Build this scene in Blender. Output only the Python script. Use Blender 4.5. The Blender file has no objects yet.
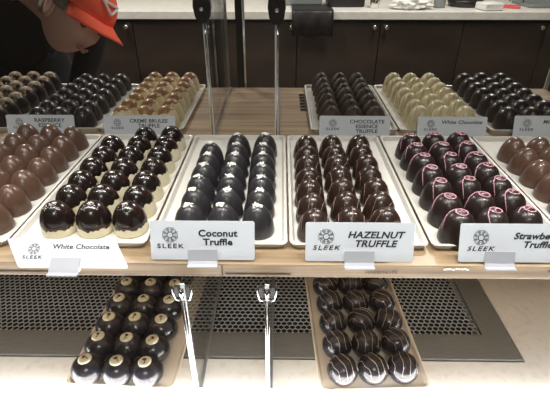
import bpy, bmesh, math, random
from mathutils import Vector, Matrix, noise
random.seed(7)
PI = math.pi
R_ = math.radians
C = bpy.context.scene.collection
CZ = 1.36                      # eye height of the camera
SH = CZ - .255                 # top of the upper shelf
TF = CZ - .251                 # floor of the trays on it
DK = CZ - .430                 # top of the lower deck

# ------------------------------------------------------------------ materials
def mat(name, col, rough=.5, metal=0, coat=0, bump=None, spec=.5, emis=None, noise_mix=None, sss=0):
    m = bpy.data.materials.new(name); m.use_nodes = True
    nt = m.node_tree; b = nt.nodes['Principled BSDF']
    b.inputs['Base Color'].default_value = (*col, 1)
    b.inputs['Roughness'].default_value = rough
    b.inputs['Metallic'].default_value = metal
    b.inputs['Coat Weight'].default_value = coat
    b.inputs['Coat Roughness'].default_value = .08
    b.inputs['Specular IOR Level'].default_value = spec
    if emis:
        b.inputs['Emission Color'].default_value = (*emis[0], 1); b.inputs['Emission Strength'].default_value = emis[1]
    tc = nt.nodes.new('ShaderNodeTexCoord')
    if noise_mix:
        col2, scale, lo, hi = noise_mix[:4]
        n = nt.nodes.new('ShaderNodeTexNoise'); n.inputs['Scale'].default_value = scale; n.inputs['Detail'].default_value = 4
        src = tc.outputs['Object']
        if len(noise_mix) > 4:
            mp = nt.nodes.new('ShaderNodeMapping'); mp.inputs['Scale'].default_value = noise_mix[4]
            nt.links.new(src, mp.inputs[0]); src = mp.outputs[0]
        nt.links.new(src, n.inputs['Vector'])
        r = nt.nodes.new('ShaderNodeValToRGB')
        r.color_ramp.elements[0].position = lo; r.color_ramp.elements[0].color = (*col, 1)
        r.color_ramp.elements[1].position = hi; r.color_ramp.elements[1].color = (*col2, 1)
        nt.links.new(n.outputs['Fac'], r.inputs[0]); nt.links.new(r.outputs[0], b.inputs['Base Color'])
    if bump:
        n = nt.nodes.new('ShaderNodeTexNoise'); n.inputs['Scale'].default_value = bump[0]; n.inputs['Detail'].default_value = 3
        nt.links.new(tc.outputs['Object'], n.inputs['Vector'])
        bp = nt.nodes.new('ShaderNodeBump'); bp.inputs['Strength'].default_value = bump[1]; bp.inputs['Distance'].default_value = bump[2]
        nt.links.new(n.outputs['Fac'], bp.inputs['Height']); nt.links.new(bp.outputs[0], b.inputs['Normal'])
    return m

def glass(name, tint=(1, 1, 1), f0=.04):
    m = bpy.data.materials.new(name); m.use_nodes = True
    nt = m.node_tree; nt.nodes.clear()
    o = nt.nodes.new('ShaderNodeOutputMaterial'); t = nt.nodes.new('ShaderNodeBsdfTransparent'); g = nt.nodes.new('ShaderNodeBsdfGlossy')
    t.inputs[0].default_value = (*tint, 1); g.inputs['Roughness'].default_value = .02
    f = nt.nodes.new('ShaderNodeFresnel'); ge = nt.nodes.new('ShaderNodeNewGeometry'); mr = nt.nodes.new('ShaderNodeMapRange')
    mr.inputs['To Min'].default_value = 1.45; mr.inputs['To Max'].default_value = 1 / 1.45      # same reflectance on both faces of a thin pane
    nt.links.new(ge.outputs['Backfacing'], mr.inputs['Value']); nt.links.new(mr.outputs[0], f.inputs[0])
    mx = nt.nodes.new('ShaderNodeMixShader')
    nt.links.new(f.outputs[0], mx.inputs[0]); nt.links.new(t.outputs[0], mx.inputs[1]); nt.links.new(g.outputs[0], mx.inputs[2])
    nt.links.new(mx.outputs[0], o.inputs[0])
    return m

def wood_mat(name, c1, c2, rough=.5, sc=(2, 30, 60)):
    return mat(name, c1, rough, noise_mix=(c2, 3, .35, .7, sc), coat=.1)

M = {}
M['dark'] = mat('dark_chocolate', (.012, .008, .0075), .38, coat=.22)
M['dark_soft'] = mat('satin_dark_chocolate', (.017, .0095, .0085), .36, coat=.12, bump=(120, .15, .001))
M['coco_dark'] = mat('hazy_dark_chocolate', (.026, .025, .029), .38, coat=.22)  # base colour lifted to grey to take in reflection haze from the glass
M['round_dark'] = mat('hazy_blue_dark_chocolate', (.022, .020, .027), .26, coat=.5)  # bluish haze over the lower truffles put into the base colour
M['dome_brown'] = mat('warm_dark_chocolate', (.026, .013, .009), .3, coat=.4)
M['milk'] = mat('milk_chocolate', (.110, .058, .038), .34, coat=.3)
M['cocoa'] = mat('cocoa_dusted_chocolate', (.030, .018, .012), .55, bump=(300, .6, .001), noise_mix=((.080, .048, .030), 90, .35, .75))
M['white_choc'] = mat('white_chocolate', (.60, .52, .31), .4, coat=.08, noise_mix=((.72, .65, .43), 60, .4, .7))
M['cream'] = mat('cream_chocolate', (.80, .73, .52), .38, coat=.2)
M['cream_brul'] = mat('pale_cream_chocolate', (.68, .58, .36), .42, coat=.1)
M['caramel'] = mat('caramel_brown', (.26, .13, .045), .42, coat=.15, noise_mix=((.40, .23, .10), 140, .35, .7))
M['gold'] = mat('golden_crumble', (.42, .33, .2), .6, noise_mix=((.16, .1, .06), 200, .4, .62))
M['red_dark'] = mat('red_brown_glaze', (.010, .006, .005), .24, coat=.45, noise_mix=((.055, .009, .007), 40, .5, .75))
M['speck'] = mat('pearl_speckles', (.75, .7, .62), .4)
M['pink'] = mat('pink_icing', (.62, .31, .38), .4, coat=.2)
M['coconut'] = mat('coconut_shreds', (.80, .80, .76), .6)
M['driz'] = mat('pale_drizzle', (.24, .16, .12), .4)
M['driz_w'] = mat('white_drizzle', (.52, .42, .33), .4)
M['driz_d'] = mat('fine_grey_drizzle', (.13, .12, .12), .4)
M['driz_b'] = mat('brown_drizzle', (.085, .048, .03), .4)
M['tray'] = mat('white_tray_plastic', (.64, .62, .57), .35, coat=.1)
M['tray_tan'] = mat('beige_tray_board', (.84, .74, .60), .5)
M['shelf'] = wood_mat('pine_shelf_face', (.185, .122, .066), (.40, .29, .17), .5, (1.5, 26, 60))
M['deck'] = mat('speckled_cream_laminate', (.74, .70, .63), .4, noise_mix=((.82, .79, .73), 150, .32, .5))
M['steel'] = mat('brushed_grey_steel', (.20, .20, .19), .45, metal=.25, noise_mix=((.25, .245, .235), 60, .3, .7, (1, 12, 1)))
M['mesh'] = mat('galvanised_mesh', (.62, .66, .70), .4, metal=.3)
M['void'] = mat('black_void', (.006, .006, .007), .8)
M['chrome'] = mat('chrome', (.75, .75, .75), .12, metal=1)
M['black'] = mat('black_plastic', (.012, .012, .013), .4)
M['card'] = mat('white_card', (.70, .75, .80), .4, coat=.25)
M['ink'] = mat('black_ink', (.02, .025, .035), .6)
M['ink_s'] = mat('brown_stamp_ink', (.08, .05, .03), .6)
M['acryl'] = mat('frosted_acrylic', (.48, .50, .55), .2, coat=.5)
M['glass'] = glass('clear_glass', (.985, .99, .99))
M['edge'] = mat('polished_glass_edge', (.85, .9, .9), .15, coat=.8)
M['led'] = mat('white_light_diffuser', (.9, .9, .9), .5, emis=((1, .985, .975), 10.0))
M['led2'] = mat('led_lens', (.9, .9, .9), .5, emis=((1, .95, .86), 8.0))
M['ceil_l'] = mat('ceiling_panel_light', (.9, .9, .9), .5, emis=((1, .96, .9), 5.0))
M['cab'] = wood_mat('dark_walnut_laminate', (.026, .018, .013), (.052, .037, .028), .4, (1, 3, 2))
M['counter'] = mat('pale_stone_counter', (.80, .79, .73), .35, noise_mix=((.72, .70, .65), 25, .4, .7))
M['wall'] = mat('warm_grey_wall', (.30, .27, .24), .8)
M['floor'] = mat('brown_floor_tile', (.16, .12, .09), .4)
M['casew'] = mat('white_case_laminate', (.6, .57, .52), .45)
M['orange'] = mat('orange_cap_cloth', (.95, .125, .06), .8)
M['white'] = mat('white_cloth_paper', (.8, .8, .78), .7)
M['skin'] = mat('skin', (.50, .31, .23), .55, noise_mix=((.56, .33, .25), 12, .35, .7), sss=.1)
M['hair'] = mat('short_grey_hair', (.20, .16, .12), .8, bump=(160, .8, .003))
M['lip'] = mat('lips', (.42, .21, .17), .55)
M['shirt'] = mat('black_shirt', (.010, .011, .013), .85)
M['eye'] = mat('eye', (.06, .04, .03), .2)
M['red'] = mat('red_packet', (.75, .1, .09), .4)
M['grey'] = mat('grey_plastic', (.22, .24, .24), .4)

# ------------------------------------------------------------------ helpers
def link(name, bm, m, parent=None, smooth=True, loc=None):
    me = bpy.data.meshes.new(name)
    bmesh.ops.recalc_face_normals(bm, faces=bm.faces)
    bm.to_mesh(me); bm.free()
    for p in me.polygons: p.use_smooth = smooth
    if m: me.materials.append(m)
    o = bpy.data.objects.new(name, me); C.objects.link(o)
    if parent: o.parent = parent
    if loc: o.location = loc
    return o

def tag(o, label=None, cat=None, group=None, kind=None):
    if label: o['label'] = label
    if cat: o['category'] = cat
    if group: o['group'] = group
    if kind: o['kind'] = kind
    return o

def empty(name, loc=(0, 0, 0), rz=0):
    o = bpy.data.objects.new(name, None); o.empty_display_size = .02
    C.objects.link(o); o.location = loc; o.rotation_euler = (0, 0, rz)
    return o

def bx(bm, c, s, rot=None):
    r = bmesh.ops.create_cube(bm, size=1)
    for v in r['verts']:
        p = Vector((v.co.x * s[0], v.co.y * s[1], v.co.z * s[2]))
        if rot: p = rot @ p
        v.co = p + Vector(c)
    return r['verts']

def box(name, c, s, m, parent=None, bev=0, rot=None):
    bm = bmesh.new(); bx(bm, c, s, rot)
    if bev: bmesh.ops.bevel(bm, geom=bm.edges[:], offset=bev, segments=2, affect='EDGES', profile=.5)
    return link(name, bm, m, parent, smooth=False)

def tube(bm, pts, r, seg=6, cap=True):
    pts = [Vector(p) for p in pts]; rings = []
    up = Vector((.13, .21, .97)).normalized()
    for i, p in enumerate(pts):
        a = pts[max(i - 1, 0)]; b = pts[min(i + 1, len(pts) - 1)]
        t = (b - a)
        if t.length < 1e-9: t = Vector((0, 0, 1))
        t.normalize(); u = t.cross(up)
        if u.length < .05: u = t.cross(Vector((1, 0, 0)))
        u.normalize(); w = t.cross(u)
        rr = r[i] if isinstance(r, (list, tuple)) else r
        rings.append([bm.verts.new(p + (u * math.cos(2 * PI * k / seg) + w * math.sin(2 * PI * k / seg)) * rr) for k in range(seg)])
    for a, b in zip(rings, rings[1:]):
        for k in range(seg): bm.faces.new((a[k], a[(k + 1) % seg], b[(k + 1) % seg], b[k]))
    if cap: bm.faces.new(rings[0]); bm.faces.new(rings[-1][::-1])

def lathe(bm, prof, seg=24, c=(0, 0, 0), axis=None):
    rings = []; c = Vector(c)
    for r, z in prof:
        if r < 1e-6: rings.append([bm.verts.new(Vector((0, 0, z)) + c)])
        else: rings.append([bm.verts.new(Vector((r * math.cos(2 * PI * k / seg), r * math.sin(2 * PI * k / seg), z)) + c) for k in range(seg)])
    for a, b in zip(rings, rings[1:]):
        for k in range(seg):
            k2 = (k + 1) % seg
            if len(a) == 1 and len(b) == 1: continue
            if len(a) == 1: bm.faces.new((a[0], b[k], b[k2]))
            elif len(b) == 1: bm.faces.new((a[k], a[k2], b[0]))
            else: bm.faces.new((a[k], a[k2], b[k2], b[k]))
    if len(rings[0]) > 1: bm.faces.new(rings[0])
    if len(rings[-1]) > 1: bm.faces.new(rings[-1])

def rrect(w, l, rad, z, seg=4):
    out = []
    for cx, cy, a0 in ((w / 2 - rad, l / 2 - rad, 0), (-w / 2 + rad, l / 2 - rad, PI / 2), (-w / 2 + rad, -l / 2 + rad, PI), (w / 2 - rad, -l / 2 + rad, 1.5 * PI)):
        for k in range(seg + 1):
            a = a0 + k * PI / 2 / seg
            out.append((cx + rad * math.cos(a), cy + rad * math.sin(a), z))
    return out

def tray_bm(w, l, rim=.005, rad=.006):
    bm = bmesh.new()
    loops = [rrect(w - .006, l - .006, rad, 0), rrect(w, l, rad, rim + .001), rrect(w - .002, l - .002, rad, rim + .0018), rrect(w - .006, l - .006, rad, rim + .0012), rrect(w - .011, l - .011, rad * .7, .0015)]
    vs = [[bm.verts.new(p) for p in L] for L in loops]
    for a, b in zip(vs, vs[1:]):
        n = len(a)
        for k in range(n): bm.faces.new((a[k], a[(k + 1) % n], b[(k + 1) % n], b[k]))
    bm.faces.new(vs[0]); bm.faces.new(vs[-1])
    return bm

def tree_copy(o, parent=None):
    c = o.copy(); C.objects.link(c); c.parent = parent
    for ch in list(o.children): tree_copy(ch, c)
    return c

# ------------------------------------------------------------------ truffle shapes
def prof_dome(R, H, p=2.3, n=16, flare=0):
    out = [(R * .96, 0)]
    for i in range(n):
        a = (i + .35) / n * PI / 2
        out.append((R * math.cos(a) ** (2 / p) + flare * (1 - i / n) ** 3, H * math.sin(a) ** (2 / p)))
    out.append((0, H)); return out
def prof_ball(R, H, n=16):
    out = []
    for i in range(n):
        a = R_(-52) + i / n * R_(142)
        out.append((R * math.cos(a), H * .44 + (H * .56 if a > 0 else H * .44 / math.sin(R_(52))) * math.sin(a)))
    out.append((0, H)); return out
def zs(prof, r):
    """height of the surface at radius r, measured on the upper side"""
    pr = prof[::-1]
    for (r0, z0), (r1, z1) in zip(pr, pr[1:]):
        if r1 >= r >= r0: return z0 + (z1 - z0) * (r - r0) / max(r1 - r0, 1e-9)
    return None
def rz_at(prof, z):
    for (r0, z0), (r1, z1) in zip(prof, prof[1:]):
        if z0 <= z <= z1: return r0 + (r1 - r0) * (z - z0) / max(z1 - z0, 1e-9)
    return 0
def on_surface(prof, pts2, eps=.0003):
    out = []
    for x, y in pts2:
        z = zs(prof, math.hypot(x, y))
        if z is not None: out.append((x * 1.01, y * 1.01, z + eps))
    return out

def cap_bm(prof, zedge, off=.0005, seg=36, rings=12, hi=None):
    """a skin over the dome from the height zedge(angle) up to the apex"""
    bm = bmesh.new(); H = prof[-1][1]; R = []; prof = prof_dome(*hi, n=60)
    for i in range(rings):
        ring = []
        for k in range(seg):
            a = 2 * PI * k / seg; z0 = zedge(a)
            z = z0 + (H - z0) * (1 - (1 - i / rings) ** 2)
            r = rz_at(prof, z) + off * (1 if i else -.2)
            ring.append(bm.verts.new((r * math.cos(a), r * math.sin(a), z + off * i / rings)))
        R.append(ring)
    top = bm.verts.new((0, 0, H + off))
    for a, b in zip(R, R[1:]):
        for k in range(seg): bm.faces.new((a[k], a[(k + 1) % seg], b[(k + 1) % seg], b[k]))
    for k in range(seg): bm.faces.new((R[-1][k], R[-1][(k + 1) % seg], top))
    return bm

def chords(prof, R, n, ang, r=.00035, wob=0.0):
    bm = bmesh.new(); ca, sa = math.cos(ang), math.sin(ang)
    for i in range(n):
        o = (-.72 + 1.44 * i / max(n - 1, 1)) * R
        L = math.sqrt(max(R * R - o * o, 0)) * .97
        pts = [((-L + 2 * L * k / 14), o + wob * math.sin(k * .7 + i)) for k in range(15)]
        pts = on_surface(prof, [(x * ca - y * sa, x * sa + y * ca) for x, y in pts])
        if len(pts) > 3: tube(bm, pts, r, 5)
    return bm

RT = .0168
def body(name, prof, m, seg=24):
    bm = bmesh.new(); lathe(bm, prof, seg); return link(name, bm, m)

PROTO = {}
def make(kind, var=0):
    rnd = random.Random(hash((kind, var)) if False else sum(map(ord, kind)) * 31 + var)
    if kind == 'coconut':
        p = prof_dome(RT, .031, 2.1); o = body('coconut_truffle', p, M['coco_dark'])
        bm = bmesh.new()
        for i in range(16):
            a = rnd.uniform(0, 2 * PI); r = rnd.uniform(0, .0048); l = rnd.uniform(.0024, .0046)
            x, y = r * math.cos(a), r * math.sin(a); z = zs(p, r) + .0006
            bx(bm, (x, y, z), (l, .0014, .0007), Matrix.Rotation(rnd.uniform(0, PI), 3, 'Z') @ Matrix.Rotation(rnd.uniform(-.4, .4), 3, 'Y'))
        link('coconut_flakes', bm, M['coconut'], o, False)
    elif kind == 'hazelnut':
        p = prof_dome(RT, .0305, 2.15); o = body('hazelnut_truffle', p, M['dome_brown'])
        link('drizzle', chords(p, RT, 3, rnd.uniform(.2, 1.5), .00032), M['driz'], o)
    elif kind == 'strawberry':
        p = [(RT * .97, 0), (RT, .0015), (RT * .98, .007), (RT * .91, .014), (RT * .8, .021), (RT * .66, .0258), (RT * .46, .0288), (RT * .25, .0302), (0, .0303)]
        o = body('strawberry_truffle', p, M['dark_soft'], 28)
        bm = bmesh.new(); a0 = 0; rr = .0052
        cx, cy = .0005, 0
        pts = [(cx + rr * math.cos(2.2 - 2 * PI * k / 20), cy + rr * math.sin(2.2 - 2 * PI * k / 20)) for k in range(21)]
        for k in range(1, 10):                                 # the tail running off the ring down the flank
            q = k / 9; a = 2.2 + (.9 + .25 * var) * q ** .7
            r = .0054 + (.0100 if var else .0045) * q
            pts.append((r * math.cos(a), r * math.sin(a)))
        tube(bm, on_surface(p, pts, .0003), [.00062] * 21 + [.00065 - .00004 * k for k in range(len(on_surface(p, pts)) - 21)], 6)
        link('pink_swirl', bm, M['pink'], o)
        bm = bmesh.new()
        tube(bm, on_surface(p, [(cx - .003, -.001), (cx, .0012), (cx + .003, .0004)], .0003), .0006, 6)
        link('swirl_centre', bm, M['pink'], o)
    elif kind == 'milk':
        p = prof_dome(RT * 1.03, .031, 2.0); o = body('milk_truffle', p, M['milk'])
    elif kind == 'dipped':
        p = prof_dome(RT * 1.04, .0315, 2.25); o = body('half_dipped_truffle', p, M['cream'])
        ph = [rnd.uniform(0, 6.28) for _ in range(3)]
        if var < 3: ze = lambda a: .0085 + .0008 * math.sin(5 * a + ph[0]) + .0006 * math.sin(11 * a + ph[1]) + .0005 * math.sin(19 * a + ph[2])
        else: ze = lambda a: .0085 + .0075 * math.cos(a + .45) + .0010 * math.sin(7 * a + ph[0]) + .0008 * math.sin(13 * a + ph[1])
        link('dark_coating', cap_bm(p, ze, .0006, 56, hi=(RT * 1.04, .0315, 2.25)), M['red_dark'], o)
        bm = bmesh.new()
        for i in range(34 if var < 3 else 8):
            a = rnd.uniform(-2.6, -.5); r = rnd.uniform(.15, .62) * RT
            z = zs(p, r) + .0006; bmesh.ops.create_icosphere(bm, subdivisions=1, radius=rnd.uniform(.00034, .00055), matrix=Matrix.Translation((r * math.cos(a) * 1.03, r * math.sin(a) * 1.03, z)))
        link('speckles', bm, M['speck'], o)
    elif kind == 'golden':
        p = prof_dome(RT, .031, 2.3); o = body('golden_topped_truffle', p, M['dark_soft'])
        link('crumble_topping', cap_bm(p, lambda a: .0255 + .0015 * math.sin(4 * a) + .001 * math.sin(9 * a + 1), .0007, hi=(RT, .031, 2.3)), M['gold'], o)
    elif kind == 'raspberry':
        p = prof_dome(RT, .0285, 2.1); o = body('raspberry_truffle', p, M['dark'])
        link('drizzle', chords(p, RT, 6, .9 + .3 * var, .00022), M['driz_d'], o)
    elif kind == 'brulee':
        p = prof_dome(RT, .031, 2.3); o = body('creme_brulee_truffle', p, M['cream_brul'])
        link('caramel_cap', cap_bm(p, lambda a: .0240 + .003 * math.cos(a - 1) + .001 * math.sin(6 * a + var), .0006, hi=(RT, .031, 2.3)), M['caramel'], o)
    elif kind == 'cocoa':
        p = prof_dome(RT, .032, 1.9); o = body('cocoa_truffle', p, M['cocoa'])
        bm = chords(p, RT, 3, .15 * var, .0005); link('ridges', bm, M['driz_b'], o)
    elif kind == 'white':
        p = prof_dome(RT, .032, 2.2); o = body('white_chocolate_truffle', p, M['white_choc'])
        link('ridges', chords(p, RT, 5, .8 + .2 * var, .0005), M['white_choc'], o)
    elif kind == 'plain':
        p = prof_dome(RT * 1.02, .0315, 2.35); o = body('dark_truffle', p, M['dark_soft'])
        link('drizzle', chords(p, RT, 2, 1.0 + .4 * var, .0003), M['driz_b'], o)
    elif kind == 'disc':
        p = prof_ball(.0172, .0285); o = body('disc_topped_truffle', p, M['round_dark'], 28)
        bm = bmesh.new(); zt = .0283
        lathe(bm, [(0, zt - .002), (.0060, zt - .0024), (.0070, zt - .0014), (.0067, zt - .0002), (.0052, zt + .0009), (0, zt + .0012)], 20)
        d = link('cream_disc', bm, M['cream'], o)
        bm = bmesh.new(); lathe(bm, [(.0019, zt + .001), (.0022, zt + .0018), (.0012, zt + .0026), (0, zt + .0028)], 9)
        for v in bm.verts: v.co.y = v.co.y * .7 + .001
        tube(bm, [(0, 0, zt + .002), (.0012, -.0025, zt + .0017), (.0005, -.0045, zt + .0015)], .0005, 5)
        link('nut_chip', bm, M['driz_b'], d)
    elif kind == 'striped':
        p = prof_ball(.0176, .0315); o = body('striped_truffle', p, M['round_dark'], 28)
        bm = chords(p, .0172, 4, rnd.uniform(.7, 2.4), .00030, .0008)
        link('drizzle', bm, M['driz_w'], o)
    return o

def truffle(kind, var, loc, rz, label, group, sc=1.0):
    key = (kind, var)
    if key not in PROTO:
        o = make(kind, var); PROTO[key] = o
    else: o = tree_copy(PROTO[key])
    o.location = loc; o.rotation_euler = (random.uniform(-.035, .035), random.uniform(-.035, .035), rz); o.scale = (sc, sc, sc)
    tag(o, label, 'chocolate', group)
    return o

ORD = ['front', 'second', 'third', 'fourth', 'fifth', 'sixth', 'seventh', 'eighth']
COL = {3: ['left', 'middle', 'right']}
def fill(kind, nvar, cx, y0, z, pitchx, pitchy, nrows, desc, where, group, rot=None, skip=(), ang=0, stag=(0, 0, 0), varf=None, jit=.0008, sc=1.0):
    ca, sa = math.cos(ang), math.sin(ang)
    for r in range(nrows):
        for c in range(3):
            if (r, c) in skip: continue
            lx = (c - 1) * pitchx + random.uniform(-jit, jit); ly = r * pitchy + stag[c] + random.uniform(-jit, jit)
            x = cx + lx * ca - ly * sa; y = y0 + lx * sa + ly * ca
            v = varf(r, c) if varf else random.randrange(nvar)
            rz = rot(r, c) if rot else random.uniform(-.6, .6)
            lab = f"{desc}, {ORD[r]} row{' from the front' if r else ''}, {COL[3][c]} column{where}"
            truffle(kind, v, (x, y, z), rz, lab, group, sc * random.uniform(.985, 1.015))

# ------------------------------------------------------------------ room
def struct(o): o['kind'] = 'structure'; return o
struct(box('floor', (0, .3, -.05), (6.4, 7.4, .1), M['floor']))
struct(box('ceiling', (0, .3, 2.75), (6.4, 7.4, .1), M['wall']))
struct(box('wall_back', (0, 3.70, 1.35), (6.0, .1, 2.7), M['wall']))
struct(box('wall_front', (0, -3.05, 1.35), (6.0, .1, 2.7), M['wall']))
struct(box('wall_left', (-3.05, .3, 1.35), (.1, 7.4, 2.7), M['wall']))
struct(box('wall_right', (3.05, .3, 1.35), (.1, 7.4, 2.7), M['wall']))

# back cabinets and counter
def cabinet(x0, x1, doors, label):
    t = empty('base_cabinet', ((x0 + x1) / 2, 3.23, 0)); w = x1 - x0
    tag(t, label, 'cabinet', 'dark cabinets along the back wall')
    box('body', (0, .02, .51), (w - .002, .54, .80), M['cab'], t)
    box('plinth', (0, .05, .055), (w - .002, .48, .11), M['black'], t)
    dw = w / len(doors)
    for i, side in enumerate(doors):
        cxx = -w / 2 + dw * (i + .5)
        d = box('door', (cxx, -.27, .515), (dw - .006, .02, .78), M['cab'], t, .002)
        bm = bmesh.new()
        kx = cxx + (dw / 2 - .037) * (1 if side == 'R' else -1)
        lathe(bm, [(.006, 0), (.006, .012), (.012, .016), (.0145, .022), (.011, .028), (0, .030)], 16)
        bmesh.ops.transform(bm, matrix=Matrix.Translation((kx, -.28, .878)) @ Matrix.Rotation(PI / 2, 4, 'X'), verts=bm.verts)
        link('knob', bm, M['chrome'], d)
cabinet(-2.50, -1.46, 'RL', 'dark brown double cabinet at the far left under the pale counter')
cabinet(-1.46, -.94, 'R', 'dark brown cabinet with one knob behind the person in the orange cap')
cabinet(-.94, -.42, 'R', 'dark brown cabinet with one round knob right of the orange cap')
cabinet(-.42, .10, 'R', 'dark brown cabinet behind the upright glass panels, its knob under the black reflection sheet')
cabinet(.10, 1.14, 'RL', 'dark brown double door cabinet with two round knobs side by side')
cabinet(1.14, 1.66, 'R', 'dark brown cabinet with one knob at the right edge of the picture')
cabinet(1.66, 2.60, 'RL', 'dark brown double cabinet beyond the right edge of the picture')
o = box('countertop', (.05, 3.275, .945), (5.12, .68, .048), M['counter'], None, .004); tag(o, 'long pale stone countertop over the dark back cabinets', 'countertop')
CT = .970
# things on the counter
def reflection_sheet():  # black sheet standing in for a dark reflection across the counter edge
    bm = bmesh.new(); prof = [(3.2, CT + .003), (3.0, CT + .003), (2.93, CT + .003), (2.922, CT - .006), (2.920, .91), (2.920, .83)]
    rows = []
    for y, z in prof:
        rows.append([bm.verts.new((.065 + .255 * k / 12, y - (.006 + .006 * math.sin(k * 1.3)) * (z < .95), z + (.004 * math.sin(k * .9) if z < .84 else 0))) for k in range(13)])
    for a, b in zip(rows, rows[1:]):
        for k in range(12): bm.faces.new((a[k], a[k + 1], b[k + 1], b[k]))
    o = link('dark_reflection_sheet', bm, M['black']); md = o.modifiers.new('t', 'SOLIDIFY'); md.thickness = .004; md.offset = 1
    tag(o, 'black sheet standing in for a reflection over the front edge of the back counter', 'reflection sheet')
reflection_sheet()
o = box('storage_box', (.14, 3.30, CT + .09), (.26, .2, .18), M['grey'], None, .01); tag(o, 'grey plastic box standing behind the black reflection sheet on the counter', 'box')
t = empty('scale', (.42, 3.22, CT)); tag(t, 'low black kitchen scale on the back counter right of the reflection sheet', 'scale')
box('scale_body', (0, 0, .03), (.24, .2, .06), M['black'], t, .012); box('weighing_plate', (0, 0, .068), (.2, .17, .012), M['grey'], t, .004)
t = empty('metal_tumbler', (.60, 3.10, CT)); tag(t, 'small metal tumbler on the back counter between scale and crumpled paper', 'tumbler')
bm = bmesh.new(); lathe(bm, [(.026, 0), (.028, .003), (.034, .09), (.032, .09), (.026, .006), (0, .006)], 20); link('tumbler_cup', bm, M['chrome'], t)
bm = bmesh.new(); lathe(bm, [(.031, .06), (.0318, .06), (.0322, .075), (.0345, .075), (.0338, .058), (.031, .058)], 20); link('dark_band', bm, M['black'], t)
bm = bmesh.new(); bmesh.ops.create_icosphere(bm, subdivisions=4, radius=1)
for v in bm.verts:
    n = noise.noise(v.co * 2.3) * .45 + noise.noise(v.co * 6) * .22
    v.co = v.co * (1 + n); v.co = Vector((v.co.x * .115, v.co.y * .07, max(v.co.z * .045, -.03)))
o = link('crumpled_paper', bm, M['white'], None, False, (.82, 3.05, CT + .031)); tag(o, 'crumpled white paper towel on the back counter above the two knobs', 'paper towel')
t = empty('jar', (1.02, 3.12, CT)); tag(t, 'small black jar on the back counter right of the crumpled paper', 'jar')
bm = bmesh.new(); lathe(bm, [(.035, 0), (.037, .004), (.037, .06), (.03, .072), (0, .072)], 20); link('jar_body', bm, M['grey'], t)
bm = bmesh.new(); lathe(bm, [(.034, .0725), (.034, .09), (.03, .094), (0, .094)], 20); link('lid', bm, M['black'], t)
bm = bmesh.new()
lathe(bm, [(.03, 0), (.10, .002), (.115, .04), (.11, .04), (.09, .008), (0, .008)], 24)
o = link('bowl', bm, M['black'], None, True, (1.21, 3.2, CT)); tag(o, 'wide black bowl on the back counter left of the white packet', 'bowl')
o = box('white_packet', (1.30, 3.02, CT + .022), (.12, .12, .04), M['white'], None, .006, Matrix.Rotation(.2, 3, 'Z')); tag(o, 'white paper packet on the back counter beside the red strip', 'packet')
o = box('red_packet', (1.46, 3.12, CT + .008), (.15, .06, .014), M['red'], None, .003, Matrix.Rotation(-.5, 3, 'Z')); tag(o, 'flat red packet lying on the back counter by the grey tray', 'packet')
t = empty('serving_tray', (1.80, 3.24, CT)); tag(t, 'grey serving tray with a thin rim at the right end of the counter', 'tray')
link('tray_dish', tray_bm(.42, .30, .02, .03), M['grey'], t)
bm = bmesh.new(); tube(bm, [(-.24 + .03 * math.cos(k / 8 * PI) , -.05 + .07 * k / 8, .022 + .05 * math.sin(k / 8 * PI)) for k in range(9)], .004, 6); link('handle', bm, M['black'], t)

# ------------------------------------------------------------------ display case
dc = empty('display_case', (-.04, .56, 0)); tag(dc, 'white laminate display case body below the glass, with an unseen black top', 'display case')
box('base_cabinet_body', (0, 0, (DK - .024) / 2), (1.15, .74, DK - .024), M['casew'], dc)
# deck is built around the opening of the grille
t = empty('case_deck', (0, 0, 0)); tag(t, 'cream speckled laminate deck at the bottom of the display case', 'deck')
bm = bmesh.new()
bx(bm, (-.04, (.192 + .352) / 2, DK - .011), (1.14, .352 - .192, .022))
bx(bm, ((.292 + .53) / 2, (.352 + .93) / 2, DK - .011), (.53 - .292, .93 - .352, .022))
bx(bm, ((-.288 + -.30) / 2 - .001, .93 - .13, DK - .011), (.001, .2, .022))
bx(bm, (-.04 - .14, (.62 + .93) / 2, DK - .011), (.86, .31, .022))
link('deck_panel', bm, M['deck'], t, False)

g = empty('vent_grille', (0, 0, 0)); tag(g, 'grey steel vent grille with honeycomb mesh let into the lower deck', 'vent grille')
gx0, gx1, gy0, gy1 = -.60, .290, .3545, .615
mx0, mx1, my0, my1 = -.56, .2565, .393, .585
bm = bmesh.new(); zt = DK + .0015
def ringplate(bm, a, b, z0, z1):
    for (x0, x1, y0, y1) in ((a[0], a[1], a[2], b[2]), (a[0], a[1], b[3], a[3]), (a[0], b[0], b[2], b[3]), (b[1], a[1], b[2], b[3])):
        bx(bm, ((x0 + x1) / 2, (y0 + y1) / 2, (z0 + z1) / 2), (x1 - x0, y1 - y0, z1 - z0))
ringplate(bm, (gx0, gx1, gy0, gy1), (mx0, mx1, my0, my1), DK - .003, zt)
link('grille_frame', bm, M['steel'], g, False)
bm = bmesh.new()
P = .0074; RP = P * math.sqrt(3) / 2; RO = P / math.sqrt(3); RI = RO * .87; zm = DK - .002; th = .0012
nr = int((my1 - my0) / RP) + 1; ncol = int((mx1 - mx0) / P) + 1
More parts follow.
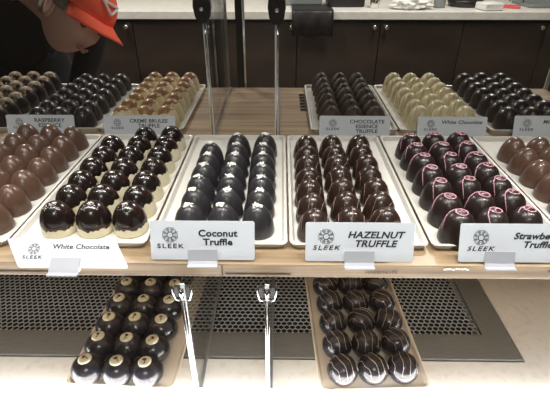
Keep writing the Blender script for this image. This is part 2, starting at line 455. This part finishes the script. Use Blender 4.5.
for j in range(nr):
    for i in range(ncol):
        cx = mx0 + i * P + (P / 2 if j % 2 else 0); cy = my0 + j * RP
        if cx < -.43: continue
        o6 = [(cx + RO * math.cos(PI / 6 + k * PI / 3), cy + RO * math.sin(PI / 6 + k * PI / 3)) for k in range(6)]
        i6 = [(cx + RI * math.cos(PI / 6 + k * PI / 3), cy + RI * math.sin(PI / 6 + k * PI / 3)) for k in range(6)]
        vo = [bm.verts.new((*p, zm)) for p in o6]; vi = [bm.verts.new((*p, zm)) for p in i6]; vb = [bm.verts.new((*p, zm - th)) for p in i6]
        for k in range(6):
            k2 = (k + 1) % 6
            bm.faces.new((vo[k], vo[k2], vi[k2], vi[k])); bm.faces.new((vi[k], vi[k2], vb[k2], vb[k]))
o = link('honeycomb_mesh', bm, M['mesh'], g, False)
o = box('dark_void_slab', ((mx0 + mx1) / 2, (my0 + my1) / 2, DK - .019), (mx1 - mx0, my1 - my0, .006), M['void'], g)  # flat black slab painted as the dark void under the mesh

# light ledge at the foot of the front glass
t = empty('light_ledge', (0, 0, 0)); tag(t, 'glowing white light strip along the front foot of the display case', 'light strip')
bm = bmesh.new(); vs = bx(bm, (-.04, .2475, DK + .012), (1.12, .105, .021))
bmesh.ops.bevel(bm, geom=[e for e in bm.edges if abs(e.verts[0].co.x - e.verts[1].co.x) > .5 and e.verts[0].co.z > DK + .012], offset=.006, segments=3, affect='EDGES')
link('diffuser', bm, M['led'], t, False)
box('end_cap', (-.605, .2475, DK + .012), (.01, .107, .024), M['grey'], t); box('end_cap', (.525, .2475, DK + .012), (.01, .107, .024), M['grey'], t)

# upper wooden shelf
o = box('upper_shelf', (-.04, (.3148 + .868) / 2, SH - .0075), (1.12, .868 - .3148, .015), M['shelf'], None, .001)
tag(o, 'pale wooden shelf holding the two upper rows of chocolate trays', 'shelf')
def text_mesh(body, size, m, parent, loc, rot=(0, 0, 0), shear=0, spacing=1.0, offset=0.0, name='lettering', align='CENTER', xs=1, line=.95):
    cu = bpy.data.curves.new('txt', 'FONT'); cu.body = body; cu.size = size; cu.align_x = align; cu.shear = shear
    cu.space_line = line; cu.space_character = spacing; cu.offset = offset; cu.extrude = .00005; cu.resolution_u = 3
    tmp = bpy.data.objects.new('txt', cu); C.objects.link(tmp)
    me = bpy.data.meshes.new_from_object(tmp.evaluated_get(bpy.context.evaluated_depsgraph_get()))
    bpy.data.objects.remove(tmp); bpy.data.curves.remove(cu)
    me.materials.clear(); me.materials.append(m); me.name = name
    for v in me.vertices: v.co.x *= xs
    ob = bpy.data.objects.new(name, me); C.objects.link(ob); ob.parent = parent; ob.location = loc; ob.rotation_euler = rot
    return ob
shelf = o
text_mesh('HAZELNUTS', .0048, M['ink_s'], shelf, (.093, .3144, SH - .0098), (PI / 2, 0, 0), .15, name='stamped_lettering', xs=1.1)
bm = bmesh.new()
for k in range(9): bx(bm, (.151 + k * .0026 + random.uniform(-.0004, .0004), .3145, SH - .0035 + random.uniform(-.0007, .0007)), (.0022, .0006, .0018), Matrix.Rotation(random.uniform(-.4, .4), 3, 'Y'))
link('torn_tape', bm, M['white'], shelf, False)
for (x, w_, z) in ((-.053, .0012, 0), (-.26, .10, -.003), (-.02, .06, -.004), (.30, .11, .002)):      # seam and knots in the front edge
    bm = bmesh.new(); bx(bm, (x, .3146, SH - .0075 + z), (w_, .0008, .013 if w_ < .01 else .0012)); link('edge_grain', bm, M['ink_s'], shelf, False)

def gp(name, label, x, y0, y1, z0, z1, th=.006):
    t = empty(name, (x, y0, z0)); tag(t, label, 'glass panel')
    box('pane', (0, (y1 - y0) / 2, (z1 - z0) / 2), (th, y1 - y0 - .004, z1 - z0), M['glass'], t)
    box('polished_edge', (0, .0008, (z1 - z0) / 2), (th, .0016, z1 - z0), M['edge'], t)
    box('polished_edge', (0, y1 - y0 - .0008, (z1 - z0) / 2), (th, .0016, z1 - z0), M['edge'], t)
    box('base_channel', (.001 + th / 2, (y1 - y0) / 2, .0017), (.0030, y1 - y0 - .006, .0036), M['chrome'] if z0 > SH - .01 else M['grey'], t)
    return t
UT = CZ - .066
gp('glass_divider', 'clear glass divider on the upper shelf beside the brulee truffles tray', -.102, .622, .862, SH, UT, .005)
gp('glass_divider', 'clear glass divider on the upper shelf nearer the cocoa truffles', -.006, .612, .862, SH, UT, .005)
gp('glass_divider', 'glass divider under the shelf beside the cream disc truffles', -.0895, .305, .60, DK + .0005, SH - .0165, .004)
gp('glass_divider', 'glass divider under the shelf in the middle of the vent grille', -.0115, .305, .60, DK + .0005, SH - .0165, .004)
gp('end_glass', 'clear glass end panel at the right side of the case', .527, .36, .878, DK + .0005, CZ + .30, .008)
gp('end_glass', 'clear glass end panel at the left side of the case', -.607, .36, .878, DK + .0005, CZ + .30, .008)
o = box('glass_shelf', (-.04, .74, UT + .004), (1.12, .26, .008), M['glass']); tag(o, 'clear glass top shelf above the rear trays', 'glass shelf')
t = empty('front_glass', (0, .188, 0)); tag(t, 'large clear front window of the display case', 'glass pane')
box('pane', (-.04, 0, (DK + CZ + .30) / 2), (1.14, .006, CZ + .30 - DK), M['glass'], t)
box('top_rail', (-.04, 0, CZ + .305), (1.14, .014, .012), M['chrome'], t)
box('unseen_top_panel', (0, -.026, CZ + .3225), (1.16, .71, .018), M['black'], dc, .003)  # unseen case top, made black to cut soft sheen on the chocolates
# upright standard behind the shelf
t = empty('shelf_upright', (-.074, .885, 0)); tag(t, 'slim dark steel upright behind the shelf between the glass dividers', 'upright')
box('post', (-.006, 0, (DK + CZ + .3135) / 2), (.013, .006, CZ + .3125 - DK), M['black'], t)
box('chrome_strip', (.0030, -.0005, (DK + CZ + .3135) / 2), (.0035, .006, CZ + .3125 - DK), M['chrome'], t)

def top_clip(x, y, label):
    t = empty('glass_clamp', (x, y, UT)); tag(t, label, 'clamp', 'clamps on the upper glass dividers')
    bm = bmesh.new()
    for w, z in ():
        pass
    prof = [(-.0105, .0), (-.0115, -.010), (-.0095, -.022), (-.005, -.030), (.005, -.030), (.0095, -.022), (.0115, -.010), (.0105, 0)]
    a = [bm.verts.new((px, -.012, pz)) for px, pz in prof]; b = [bm.verts.new((px, -.001, pz)) for px, pz in prof]
    bm.faces.new(a); bm.faces.new(b[::-1])
    for k in range(len(a)): bm.faces.new((a[k], a[(k + 1) % len(a)], b[(k + 1) % len(a)], b[k]))
    bmesh.ops.bevel(bm, geom=bm.edges[:], offset=.0008, segments=1, affect='EDGES')
    link('clamp_body', bm, M['black'], t, False)
    bm = bmesh.new(); tube(bm, [(0, -.0125, -.012), (0, -.0150, -.012)], .0028, 12); link('screw', bm, M['chrome'], t)
    bm = bmesh.new(); tube(bm, [(.0015, -.0065, -.029), (.0012, -.0050, -.06), (0, -.0035, SH - UT + .001)], .0015, 8); link('rod', bm, M['chrome'], t)
top_clip(-.102, .621, 'black clamp with thin chrome rod beside the brulee truffles')
top_clip(-.006, .611, 'black clamp with thin chrome rod above the coconut truffles')
def low_clip(x, y, label):
    z = SH - .0155; t = empty('shelf_clip', (x, y, z)); tag(t, label, 'clip', 'clips under the wooden shelf')
    bm = bmesh.new()
    tube(bm, [(-.0085, 0, 0), (-.0085, 0, -.010), (-.0065, 0, -.017), (-.0030, 0, -.0185)], .0008, 8)
    tube(bm, [(.0085, 0, 0), (.0085, 0, -.010), (.0065, 0, -.017), (.0030, 0, -.0185)], .0008, 8)
    link('clip_arms', bm, M['chrome'], t)
    bm = bmesh.new(); tube(bm, [(0, -.003, -.002), (0, -.003, -.013)], [.0025, .0018], 8); link('screw', bm, M['chrome'], t)
    bm = bmesh.new(); bx(bm, (-.0052, .001, -.0075), (.004, .003, .012)); bx(bm, (.0052, .001, -.0075), (.004, .003, .012)); link('rubber_pads', bm, M['black'], t, False)
    bm = bmesh.new(); tube(bm, [(-.0012, -.0015, -.017), (-.0012, -.0015, DK - z + .0015)], .0010, 8); tube(bm, [(.0012, -.0015, -.017), (.0012, -.0015, DK - z + .0015)], .0010, 8)
    link('rods', bm, M['chrome'], t)
low_clip(-.0895, .3195 - .017, 'chrome clip with twin rods under the shelf at the cream disc truffles')
low_clip(-.0115, .3195 - .017, 'chrome clip with twin rods under the shelf over the vent grille')

# ------------------------------------------------------------------ trays
TW = .1325
def tray(cx, y0, y1, z, m, label, w=TW, ang=0, group='white trays on the upper shelf', rim=.005):
    L = y1 - y0; o = link('display_tray', tray_bm(w, L, rim), m, None, False)
    o.location = (cx - math.sin(ang) * L / 2, y0 + math.cos(ang) * L / 2, z); o.rotation_euler.z = ang
    tag(o, label, 'tray', group); return o
FT = [(-.3285, 'milk truffles at the far left of the front row'), (-.194, 'half dipped dark and cream truffles'), (-.059, 'coconut flaked truffles'), (.0755, 'brown drizzled hazelnut truffles'), (.2105, 'pink swirled strawberry truffles'), (.345, 'milk truffles at the far right of the front row')]
for cx, l in FT: tray(cx, .337, .606, SH + .0002, M['tray'], f'white plastic tray under the {l}')
BT = [(-.478, 'golden topped truffles'), (-.343, 'raspberry essence truffles'), (-.214, 'creme brulee truffles'), (.112, 'cocoa dusted chocolate essence truffles'), (.247, 'ridged white chocolate truffles'), (.384, 'plain dark truffles in the back row')]
for cx, l in BT: tray(cx, .630, .866, SH + .0002, M['tray'], f'white plastic tray under the {l}')
A1, A2 = R_(-2.6), R_(2.6)
tray(-.1765, .3065, .56, DK + .0018, M['tray_tan'], 'beige tray under the cream disc truffles on the lower deck', .124, A1, 'beige trays on the lower deck')
tray(.1065, .3065, .56, DK + .0018, M['tray_tan'], 'beige tray under the striped truffles on the lower deck', .124, A2, 'beige trays on the lower deck')
# ------------------------------------------------------------------ truffles
TZ = SH + .0019
fill('milk', 1, -.3225, .368, TZ, .0345, .0335, 7, 'plain milk chocolate truffle', ' of the far left tray', 'milk truffles in the far left tray', stag=(.008, .004, 0))
def drot(r, c): return random.uniform(-.3, .3)
fill('dipped', 6, -.1865, .366, TZ, .0355, .0335, 7, 'half dark, half cream dipped truffle', '', 'half dipped truffles on the left', rot=drot, skip={(6, 0)}, varf=lambda r, c: random.randrange(3) if r == 0 else 3 + random.randrange(3))
fill('coconut', 5, -.0555, .3655, TZ, .0338, .0300, 7, 'dark coconut truffle with white flakes', '', 'coconut truffles behind the coconut card', rot=lambda r, c: random.uniform(0, 6.28), skip={(6, 0)})
fill('hazelnut', 4, .0685, .3600, TZ, .0352, .0305, 7, 'brown hazelnut truffle with fine drizzle', '', 'hazelnut truffles behind the hazelnut card', stag=(-.003, .001, .002))
fill('strawberry', 3, .2045, .3560, TZ, .0332, .0318, 7, 'dark truffle with a pink icing swirl', '', 'strawberry truffles behind the strawberry card', rot=lambda r, c: random.uniform(-.7, .9), stag=(-.002, .001, .004), sc=1.05)
fill('milk', 1, .3405, .370, TZ, .0345, .0335, 6, 'plain milk chocolate truffle', ' of the far right tray', 'milk truffles in the far right tray', stag=(0, .003, .005))
YB = .652
fill('golden', 1, -.476, YB, TZ, .0335, .0318, 7, 'dark truffle with golden crumbly top', '', 'golden topped truffles at the back left', stag=(0, .002, .001), sc=1.07)
fill('raspberry', 3, -.341, YB, TZ, .0335, .0322, 7, 'dark raspberry truffle with fine drizzled lines', '', 'raspberry truffles behind the raspberry card', sc=1.07)
fill('brulee', 3, -.209, YB - .002, TZ, .0335, .0325, 7, 'cream truffle with caramel brown top', '', 'creme brulee truffles behind their card', rot=lambda r, c: random.uniform(0, 6), sc=1.07)
fill('cocoa', 3, .1115, YB, TZ, .0338, .0320, 7, 'matt brown cocoa truffle', '', 'cocoa truffles behind the chocolate essence card', sc=1.07)
fill('white', 3, .2475, YB, TZ, .0338, .0320, 7, 'ridged white chocolate truffle', '', 'white chocolate truffles behind their card', sc=1.07)
fill('plain', 3, .382, YB, TZ, .0345, .0325, 7, 'plain dark truffle in the back row tray', '', 'dark truffles at the back right', sc=1.07)
fill('disc', 1, -.1800, .3218, DK + .0034, .0328, .0325, 7, 'dark round truffle with cream disc on top', '', 'cream disc truffles on the lower deck', rot=lambda r, c: random.uniform(-1.2, 1.2), ang=A1, sc=1.07)
fill('striped', 6, .1050, .3270, DK + .0034, .0348, .0350, 6, 'dark round truffle with pale stripes', '', 'striped truffles on the lower deck', rot=lambda r, c: random.uniform(-.6, .6), ang=A2)

# ------------------------------------------------------------------ name cards
def rosette(m, parent, loc, s):
    bm = bmesh.new(); e = .0006
    for k in range(8):
        a = k * PI / 4; c = Vector((math.cos(a), math.sin(a))) * .68 * s
        tube(bm, [(c.x + .33 * s * math.cos(j / 10 * 2 * PI + .1), c.y + .33 * s * math.sin(j / 10 * 2 * PI + .1), e) for j in range(11)], .028 * s, 4)
    for k in range(8):
        a = (k + .5) * PI / 4
        tube(bm, [(q * s * math.cos(a + d), q * s * math.sin(a + d), e) for q, d in ((.62, -.22), (.86, -.2), (1.12, 0), (.86, .2), (.62, .22))], .028 * s, 4)
    tube(bm, [(.40 * s * math.cos(j / 12 * 2 * PI), .40 * s * math.sin(j / 12 * 2 * PI), e) for j in range(13)], .05 * s, 4)
    for v in bm.verts: v.co.z = e + (v.co.z - e) * .1
    o = link('emblem', bm, m, parent, False); o.location = loc; return o
def card(x, y, z, w, h, lean, text, label, tsize=.0082, shear=0, clip=True, rz=0, tx=.014, ty=.004, holder=True, group='name cards along the front edge', skew=0, clipx=0):
    t = empty('name_card', (x, y, z), rz); tag(t, label, 'name card', group)
    # the card plane: local x right, up-vector leaning back
    c = empty('card', (0, 0, 0)); bpy.data.objects.remove(c)
    bm = bmesh.new()
    pts = rrect(w, h, .0022, 0)
    top = [bm.verts.new((px - skew * (py) , py + h / 2, .0004)) for px, py, _ in pts]; bot = [bm.verts.new((v.co.x, v.co.y, -.0004)) for v in top]
    bm.faces.new(top); bm.faces.new(bot[::-1])
    for k in range(len(top)): bm.faces.new((top[k], top[(k + 1) % len(top)], bot[(k + 1) % len(top)], bot[k]))
    cd = link('card_face', bm, M['card'], t, False); cd.rotation_euler = (PI / 2 - lean, 0, 0)
    text_mesh(text, tsize, M['ink'], cd, (tx, h / 2 + ty, .00055), shear=shear, offset=.00026 if tsize > .008 else .00015, xs=1.12, spacing=1.03)
    rosette(M['ink'], cd, (-w * .31, h * .64, 0), h * .19)
    text_mesh('SLEEK', h * .16, M['ink'], cd, (-w * .31, h * .30, .00055), shear=shear, spacing=1.25, name='brand_lettering', xs=1.35, offset=.0001)
    if clip:
        bm = bmesh.new(); cw = .027
        def pl(pp):
            a = [bm.verts.new((clipx - cw / 2, p, q)) for p, q in pp]; b = [bm.verts.new((clipx + cw / 2, p, q)) for p, q in pp]
            for k in range(len(pp) - 1): bm.faces.new((a[k], b[k], b[k + 1], a[k + 1]))
        s, cc = math.sin(lean), math.cos(lean)
        pl([(-.0022 + .011 * s, .011 * cc), (-.0022, .0), (-.0045, -.0022 ), (-.0085, -.0016), (-.0085, -.0030), (.004, -.0034)])
        o = link('clip_foot', bm, M['acryl'], t, False); md = o.modifiers.new('t', 'SOLIDIFY'); md.thickness = .0007
    return t
FG = 'name cards along the front edge'
card(-.0705, .3185, SH + .0020, .0950, .0365, .36, 'Coconut\nTruffle', 'white card reading Coconut Truffle on the shelf edge', .0086)
card(.0725, .3185, SH + .0015, .0985, .0365, .36, 'HAZELNUT\nTRUFFLE', 'white card reading HAZELNUT TRUFFLE on the shelf edge', .0086, .25)
card(.2125, .3185, SH + .0020, .1000, .0360, .36, 'Strawberry\nTruffle', 'white card reading Strawberry Truffle on the shelf edge', .0084, .3, tx=.020, clipx=-.013)
card(-.1935, .3060, SH + .0012, .1000, .0270, .92, 'White Chocolate', 'bright white card reading White Chocolate before the half dipped truffles', .0064, tx=.012, skew=.6)
BG = 'name cards of the rear row'
card(-.3600, .6180, SH + .001, .1020, .0290, .3, 'RASPBERRY\nESSENCE', 'grey white card reading RASPBERRY ESSENCE behind the milk truffles', .0078, group=BG, clip=False)
card(-.2110, .6180, SH + .001, .1070, .0285, .3, 'CREME BRULEE\nTRUFFLE', 'grey white card reading CREME BRULEE behind the half dipped truffles', .0074, group=BG, clip=False)
card(.1100, .6180, SH + .001, .1050, .0295, .3, 'CHOCOLATE\nESSENCE\nTRUFFLE', 'grey white card reading CHOCOLATE ESSENCE TRUFFLE behind the hazelnut truffles', .0074, group=BG, clip=False, tx=.018)
card(.2540, .6180, SH + .001, .1020, .0290, .3, 'White Chocolate', 'grey white card reading White Chocolate behind the strawberry truffles', .0074, .15, group=BG, clip=False, tx=.014)
card(.3950, .6180, SH + .001, .1000, .0310, .3, 'Milk Chocolate', 'grey white card reading Milk Chocolate at the right picture edge', .0078, .15, group=BG, clip=False, tx=.020)

# comb of slots beside the cocoa tray
bm = bmesh.new()
for k in range(6): bx(bm, (0, k * .0165, .0012), (.009, .0050, .0016))
bx(bm, (.0050, .041, .0010), (.0018, .092, .0014))
o = link('shelf_comb', bm, M['black'], None, False, (.0385, .735, SH + .0004)); tag(o, 'small black slotted comb strip lying left of the cocoa truffle tray', 'comb strip')

# ------------------------------------------------------------------ light rail in the case
t = empty('light_rail', (0, 0, 0)); tag(t, 'slim light rail under the top of the display case', 'light rail')
LY, LZ = .33, CZ + .300
box('housing', (-.04, LY, LZ), (1.10, .03, .026), M['grey'], t)
LX = [-.5 + .13 * k for k in range(9)]
for x in LX:
    bm = bmesh.new(); lathe(bm, [(.009, 0), (.009, -.002), (.006, -.004), (0, -.0045)], 14, (x, LY, LZ - .0132)); link('lamp_lens', bm, M['led2'], t)
def area(name, loc, size, e, col, rot=(0, 0, 0), sy=None, shape=None, spread=None):
    l = bpy.data.lights.new(name, 'AREA'); l.energy = e; l.color = col; l.size = size
    if sy: l.shape = 'RECTANGLE'; l.size_y = sy
    if shape: l.shape = shape
    if spread: l.spread = spread
    o = bpy.data.objects.new(name, l); C.objects.link(o); o.location = loc; o.rotation_euler = rot; return o
for x in LX: area('case_lamp', (x, LY, LZ - .020), .012, .42, (1, .955, .90), (R_(-9), 0, 0), shape='DISK', spread=R_(88))
# room ceiling lamps
def ceil(x, y, label, e):
    t = empty('ceiling_light', (x, y, 2.69)); tag(t, label, 'ceiling light')
    box('frame', (0, 0, -.005), (.64, .64, .03), M['grey'], t); box('diffuser', (0, 0, -.022), (.58, .58, .006), M['ceil_l'], t)
    area('ceiling_lamp', (x, y, 2.655), .55, e, (1, .94, .86))
ceil(-1.2, 2.3, 'square ceiling light above the person in the orange cap', 38)
ceil(.9, 2.3, 'square ceiling light above the double door cabinet', 34)
ceil(0, -1.2, 'square ceiling light on the customer side of the case', 10)

# ------------------------------------------------------------------ the person leaning over behind the case
def skin(name, verts, edges, rad, m, parent, sub=2, root=0):
    me = bpy.data.meshes.new(name); me.from_pydata(verts, edges, []); me.materials.append(m)
    o = bpy.data.objects.new(name, me); C.objects.link(o); o.parent = parent
    o.modifiers.new('s', 'SKIN').use_smooth_shade = True
    for i, r in enumerate(rad):
        sv = me.skin_vertices[0].data[i]; sv.radius = r if isinstance(r, tuple) else (r, r); sv.use_root = (i == root)
    md = o.modifiers.new('u', 'SUBSURF'); md.levels = sub; md.render_levels = sub
    return o
pr = empty('person', (-1.12, 1.92, 0)); tag(pr, 'person in an orange cap and black clothes bending forward behind the case', 'person')
B = Vector((-1.12, 1.92, 0))
HC = Vector((-.655, 1.50, 1.150))                       # centre of the head
J = dict(pel=(-1.12, 1.92, .93), wai=(-1.09, 1.86, 1.08), che=(-1.02, 1.74, 1.27), nkb=(-.89, 1.63, 1.27), nk=(-.79, 1.57, 1.20), hd=(-.70, 1.525, 1.13),
         shL=(-1.13, 1.58, 1.27), shR=(-.87, 1.80, 1.30), elL=(-1.12, 1.44, 1.02), wrL=(-1.02, 1.50, .78), elR=(-.72, 1.83, 1.08), wrR=(-.84, 1.78, .80),
         hpL=(-1.20, 1.86, .88), hpR=(-1.03, 1.98, .88), knL=(-1.12, 1.68, .50), knR=(-.93, 1.86, .50), anL=(-1.20, 1.80, .09), anR=(-1.02, 1.98, .09))
keys = list(J); idx = {k: i for i, k in enumerate(keys)}
E = [('pel', 'wai'), ('wai', 'che'), ('che', 'nkb'), ('nkb', 'nk'), ('nk', 'hd'), ('che', 'shL'), ('che', 'shR'), ('shL', 'elL'), ('elL', 'wrL'), ('shR', 'elR'), ('elR', 'wrR'),
     ('pel', 'hpL'), ('pel', 'hpR'), ('hpL', 'knL'), ('knL', 'anL'), ('hpR', 'knR'), ('knR', 'anR')]
rad = dict(pel=.13, wai=.135, che=.15, nkb=.075, nk=.058, hd=.06, shL=.07, shR=.07, elL=.045, wrL=.03, elR=.045, wrR=.03, hpL=.10, hpR=.10, knL=.065, knR=.065, anL=.042, anR=.042)
body_o = skin('body', [tuple(Vector(J[k]) - B) for k in keys], [(idx[a], idx[b]) for a, b in E], [rad[k] for k in keys], M['skin'], pr)
# head: local frame  Z = crown, -Y = face
up = Vector((.56, .20, .68)).normalized(); fw = Vector((.56, -.58, -.62)); fw = (fw - fw.dot(up) * up).normalized(); rt = up.cross(-fw)
HM = Matrix(((rt.x, -fw.x, up.x, 0), (rt.y, -fw.y, up.y, 0), (rt.z, -fw.z, up.z, 0), (0, 0, 0, 1)))
HM = Matrix.Translation(HC - B) @ HM @ Matrix.Scale(1.1, 4)
bm = bmesh.new(); bmesh.ops.create_uvsphere(bm, u_segments=48, v_segments=36, radius=1)
def bump3(p, c, r): return math.exp(-((p - Vector(c)).length / r) ** 2)
for v in bm.verts:
    n = v.co.copy(); x, y, z = n
    wx = .077; wy = .096; wz = .118
    if z < 0: wx *= 1 - .30 * (-z) ** 1.4; wy *= 1 - .10 * (-z) ** 2
    p = Vector((x * wx, y * wy, z * wz))
    if y < 0: p.y *= .93
    f = max(0, -y)
    p.y -= .026 * bump3(p, (0, -.092, -.028), .017) + .012 * bump3(p, (0, -.092, -.008), .014)
    p.y -= .009 * bump3(p, (0, -.085, -.097), .022)
    p.y -= .006 * (bump3(p, (0, -.09, -.060), .018))
    for s in (-1, 1):
        p.y += .011 * bump3(p, (s * .031, -.086, .006), .015); p.y -= .005 * bump3(p, (s * .03, -.088, .027), .014); p.y -= .006 * bump3(p, (s * .045, -.07, -.03), .02)
    v.co = p
hd = link('head', bm, M['skin'], pr); hd.matrix_local = HM
for s in (-1, 1):
    bm = bmesh.new(); bmesh.ops.create_uvsphere(bm, u_segments=16, v_segments=12, radius=1)
    for v in bm.verts:
        dimp = .006 * math.exp(-((v.co.y) ** 2 + (v.co.z) ** 2) / .25) if v.co.x * s > 0 else 0
        v.co = Vector((s * (.078 + v.co.x * s * .009 - dimp), .008 + v.co.y * .018 + .004 * v.co.z, -.012 + v.co.z * .032))
    link('ear', bm, M['skin'], hd)
    bm = bmesh.new(); bmesh.ops.create_uvsphere(bm, u_segments=14, v_segments=10, radius=.0115, matrix=Matrix.Translation((s * .031, -.0745, .005))); link('eye', bm, M['eye'], hd)
    bm = bmesh.new(); tube(bm, [(s * .015, -.090, .026), (s * .031, -.091, .031), (s * .047, -.079, .026)], [.003, .004, .002], 8); link('eyebrow', bm, M['hair'], hd)
bm = bmesh.new(); tube(bm, [(-.024, -.0845, -.060), (-.010, -.0945, -.057), (0, -.0960, -.0585), (.010, -.0945, -.057), (.024, -.0845, -.060)], [.001, .0038, .0036, .0038, .001], 8)
tube(bm, [(-.022, -.0845, -.062), (0, -.0955, -.0655), (.022, -.0845, -.062)], [.001, .0042, .001], 8); link('mouth', bm, M['lip'], hd)
bm = bmesh.new(); bmesh.ops.create_uvsphere(bm, u_segments=32, v_segments=24, radius=1)
kill = [v for v in bm.verts if v.co.z < -.45 - .0 * v.co.y or (v.co.y < .15 and v.co.z < .55) and not (abs(v.co.x) > .86 and v.co.z > -.05)]
bmesh.ops.delete(bm, geom=kill, context='VERTS')
for v in bm.verts: v.co = Vector((v.co.x * .0795, v.co.y * .0985, v.co.z * .119))
o = link('hair', bm, M['hair'], hd); md = o.modifiers.new('t', 'SOLIDIFY'); md.thickness = .004; md.offset = 1
# cap
bm = bmesh.new(); bmesh.ops.create_uvsphere(bm, u_segments=40, v_segments=30, radius=1)
bmesh.ops.delete(bm, geom=[v for v in bm.verts if v.co.z < -.02], context='VERTS')
for v in bm.verts: v.co = Vector((v.co.x * .088, v.co.y * .108, .036 + v.co.z * .096))
cp = link('cap', bm, M['orange'], hd); md = cp.modifiers.new('t', 'SOLIDIFY'); md.thickness = .003
bm = bmesh.new(); rows = []
for j in range(7):
    q = j / 6; row = []
    for k in range(17):
        a = -1.15 + 2.3 * k / 16; r = 1 + .80 * q * (math.cos(a * 1.1) ** .6 if abs(a) < 1.4 else 0)
        x = .086 * math.sin(a) * (1 + .05 * q); y = -.104 * math.cos(a) - .078 * q * max(math.cos(a * 1.15), .05)
        row.append(bm.verts.new((x, y, .038 - .012 * q - .030 * (x / .09) ** 2 * q)))
    rows.append(row)
for a, b in zip(rows, rows[1:]):
    for k in range(16): bm.faces.new((a[k], a[k + 1], b[k + 1], b[k]))
o = link('visor', bm, M['orange'], cp); md = o.modifiers.new('t', 'SOLIDIFY'); md.thickness = .003
bm = bmesh.new()
for (a, b) in (((-.03, .055), (.0, .03)), ((.0, .03), (.03, .055)), ((-.03, .055), (.03, .055))): 
    pts = []
    for k in range(9):
        q = k / 8; x = a[0] + (b[0] - a[0]) * q; z = .036 + (a[1] + (b[1] - a[1]) * q)
        zz = (z - .036) / .096; y = -.1095 * math.sqrt(max(0, 1 - zz * zz - (x / .088) ** 2)); pts.append((x, y - .0015, z))
    tube(bm, pts, .004, 6)
link('cap_mark', bm, M['white'], cp)
# clothing
bpy.context.view_layer.update()
_e = body_o.evaluated_get(bpy.context.evaluated_depsgraph_get()); _m = bpy.data.meshes.new_from_object(_e)
def seg_d(p, a, b):
    a = Vector(J[a]) - B; b = Vector(J[b]) - B; ab = b - a; t = max(0, min(1, (p - a).dot(ab) / ab.length_squared))
    return (p - a - ab * t).length, t
def garment(name, keep, grow):
    """cloth that follows the body: its skin faces near the given bones, moved outwards"""
    bm = bmesh.new(); bm.from_mesh(_m); bm.normal_update(); kill = []
    for f in bm.faces:
        c = f.calc_center_median(); best = min(((*seg_d(c, a, b), (a, b)) for a, b in E), key=lambda q: q[0])
        if not keep(best[2], best[1], c): kill.append(f)
    nrm = {v: v.normal.copy() for v in bm.verts}
    for v in bm.verts: v.co += nrm[v] * grow
    bmesh.ops.delete(bm, geom=kill, context='FACES')
    o = link(name, bm, M['shirt'], pr); md = o.modifiers.new('t', 'SOLIDIFY'); md.thickness = .006; md.offset = -1
UP = {('pel', 'wai'), ('wai', 'che'), ('che', 'shL'), ('che', 'shR'), ('shL', 'elL'), ('shR', 'elR'), ('elL', 'wrL'), ('elR', 'wrR')}
garment('shirt', lambda e, t, c: (e in UP and not (e[1] in ('wrL', 'wrR') and t > .9)) or (e == ('che', 'nkb') and t < .9) or (e in {('che', 'nkb'), ('nkb', 'nk')} and seg_d(c, 'nkb', 'nk')[0] > .088), .016)
garment('trousers', lambda e, t, c: e in {('pel', 'hpL'), ('pel', 'hpR'), ('hpL', 'knL'), ('hpR', 'knR')} or (e in {('knL', 'anL'), ('knR', 'anR')} and t < .95) or (e == ('pel', 'wai') and t < .25), .013)
bpy.data.meshes.remove(_m)
for s, w, k in (('L', 'wrL', 'knL'), ('R', 'wrR', 'knR')):
    w0 = Vector(J[w]) - B; d = (Vector(J[k]) - Vector(J[w])); d.normalize(); side = d.cross(Vector((0, 0, 1))); side = Vector((1, .6, 0)).normalized() if side.length < .1 else side.normalized()
    pal = w0 + d * .075; V = [tuple(w0), tuple(w0 + d * .035), tuple(pal)]; Ed = [(0, 1), (1, 2)]; rd = [.028, (.034, .022), (.038, .018)]
    hand = skin('hand', V, Ed, rd, M['skin'], pr, 2)
    for f, ln in enumerate((.066, .075, .070, .055)):
        off = side * (f - 1.5) * .021; p0 = pal - d * .01 + off
        n = d.cross(side).normalized()
        skin('finger', [tuple(p0), tuple(p0 + d * (.02 + ln * .35)), tuple(p0 + d * (.02 + ln * .65) + n * .010), tuple(p0 + d * (.01 + ln * .95) + n * .026)], [(0, 1), (1, 2), (2, 3)], [.010, .0095, .0085, .007], M['skin'], hand, 2)
    p0 = w0 + d * .03 - side * .022
    skin('thumb', [tuple(p0), tuple(p0 - side * .028 + d * .022), tuple(p0 - side * .038 + d * .052)], [(0, 1), (1, 2)], [.013, .011, .009], M['skin'], hand, 2)
for k in ('anL', 'anR'):
    a = Vector(J[k]) - B
    o = skin('shoe', [tuple(a + Vector((0, .03, -.03))), tuple(a + Vector((.02, -.05, -.040))), tuple(a + Vector((.05, -.15, -.048)))], [(0, 1), (1, 2)], [(.045, .045), (.048, .042), (.045, .036)], M['black'], pr)

# ------------------------------------------------------------------ camera, world, view
cam = bpy.data.cameras.new('camera'); cam.sensor_width = 36; cam.lens = 36 * 440 / 550; cam.clip_start = .01
co = bpy.data.objects.new('camera', cam); C.objects.link(co)
co.location = (0, 0, CZ); co.rotation_euler = (R_(90 - 31.5), 0, R_(.78))
sc = bpy.context.scene; sc.camera = co
w = bpy.data.worlds.new('world'); sc.world = w; w.use_nodes = True
w.node_tree.nodes['Background'].inputs[0].default_value = (.9, .95, 1, 1); w.node_tree.nodes['Background'].inputs[1].default_value = .05
sc.view_settings.view_transform = 'Standard'; sc.view_settings.look = 'None'; sc.view_settings.gamma = 1; sc.view_settings.use_curve_mapping = False
sc.view_settings.exposure = 0
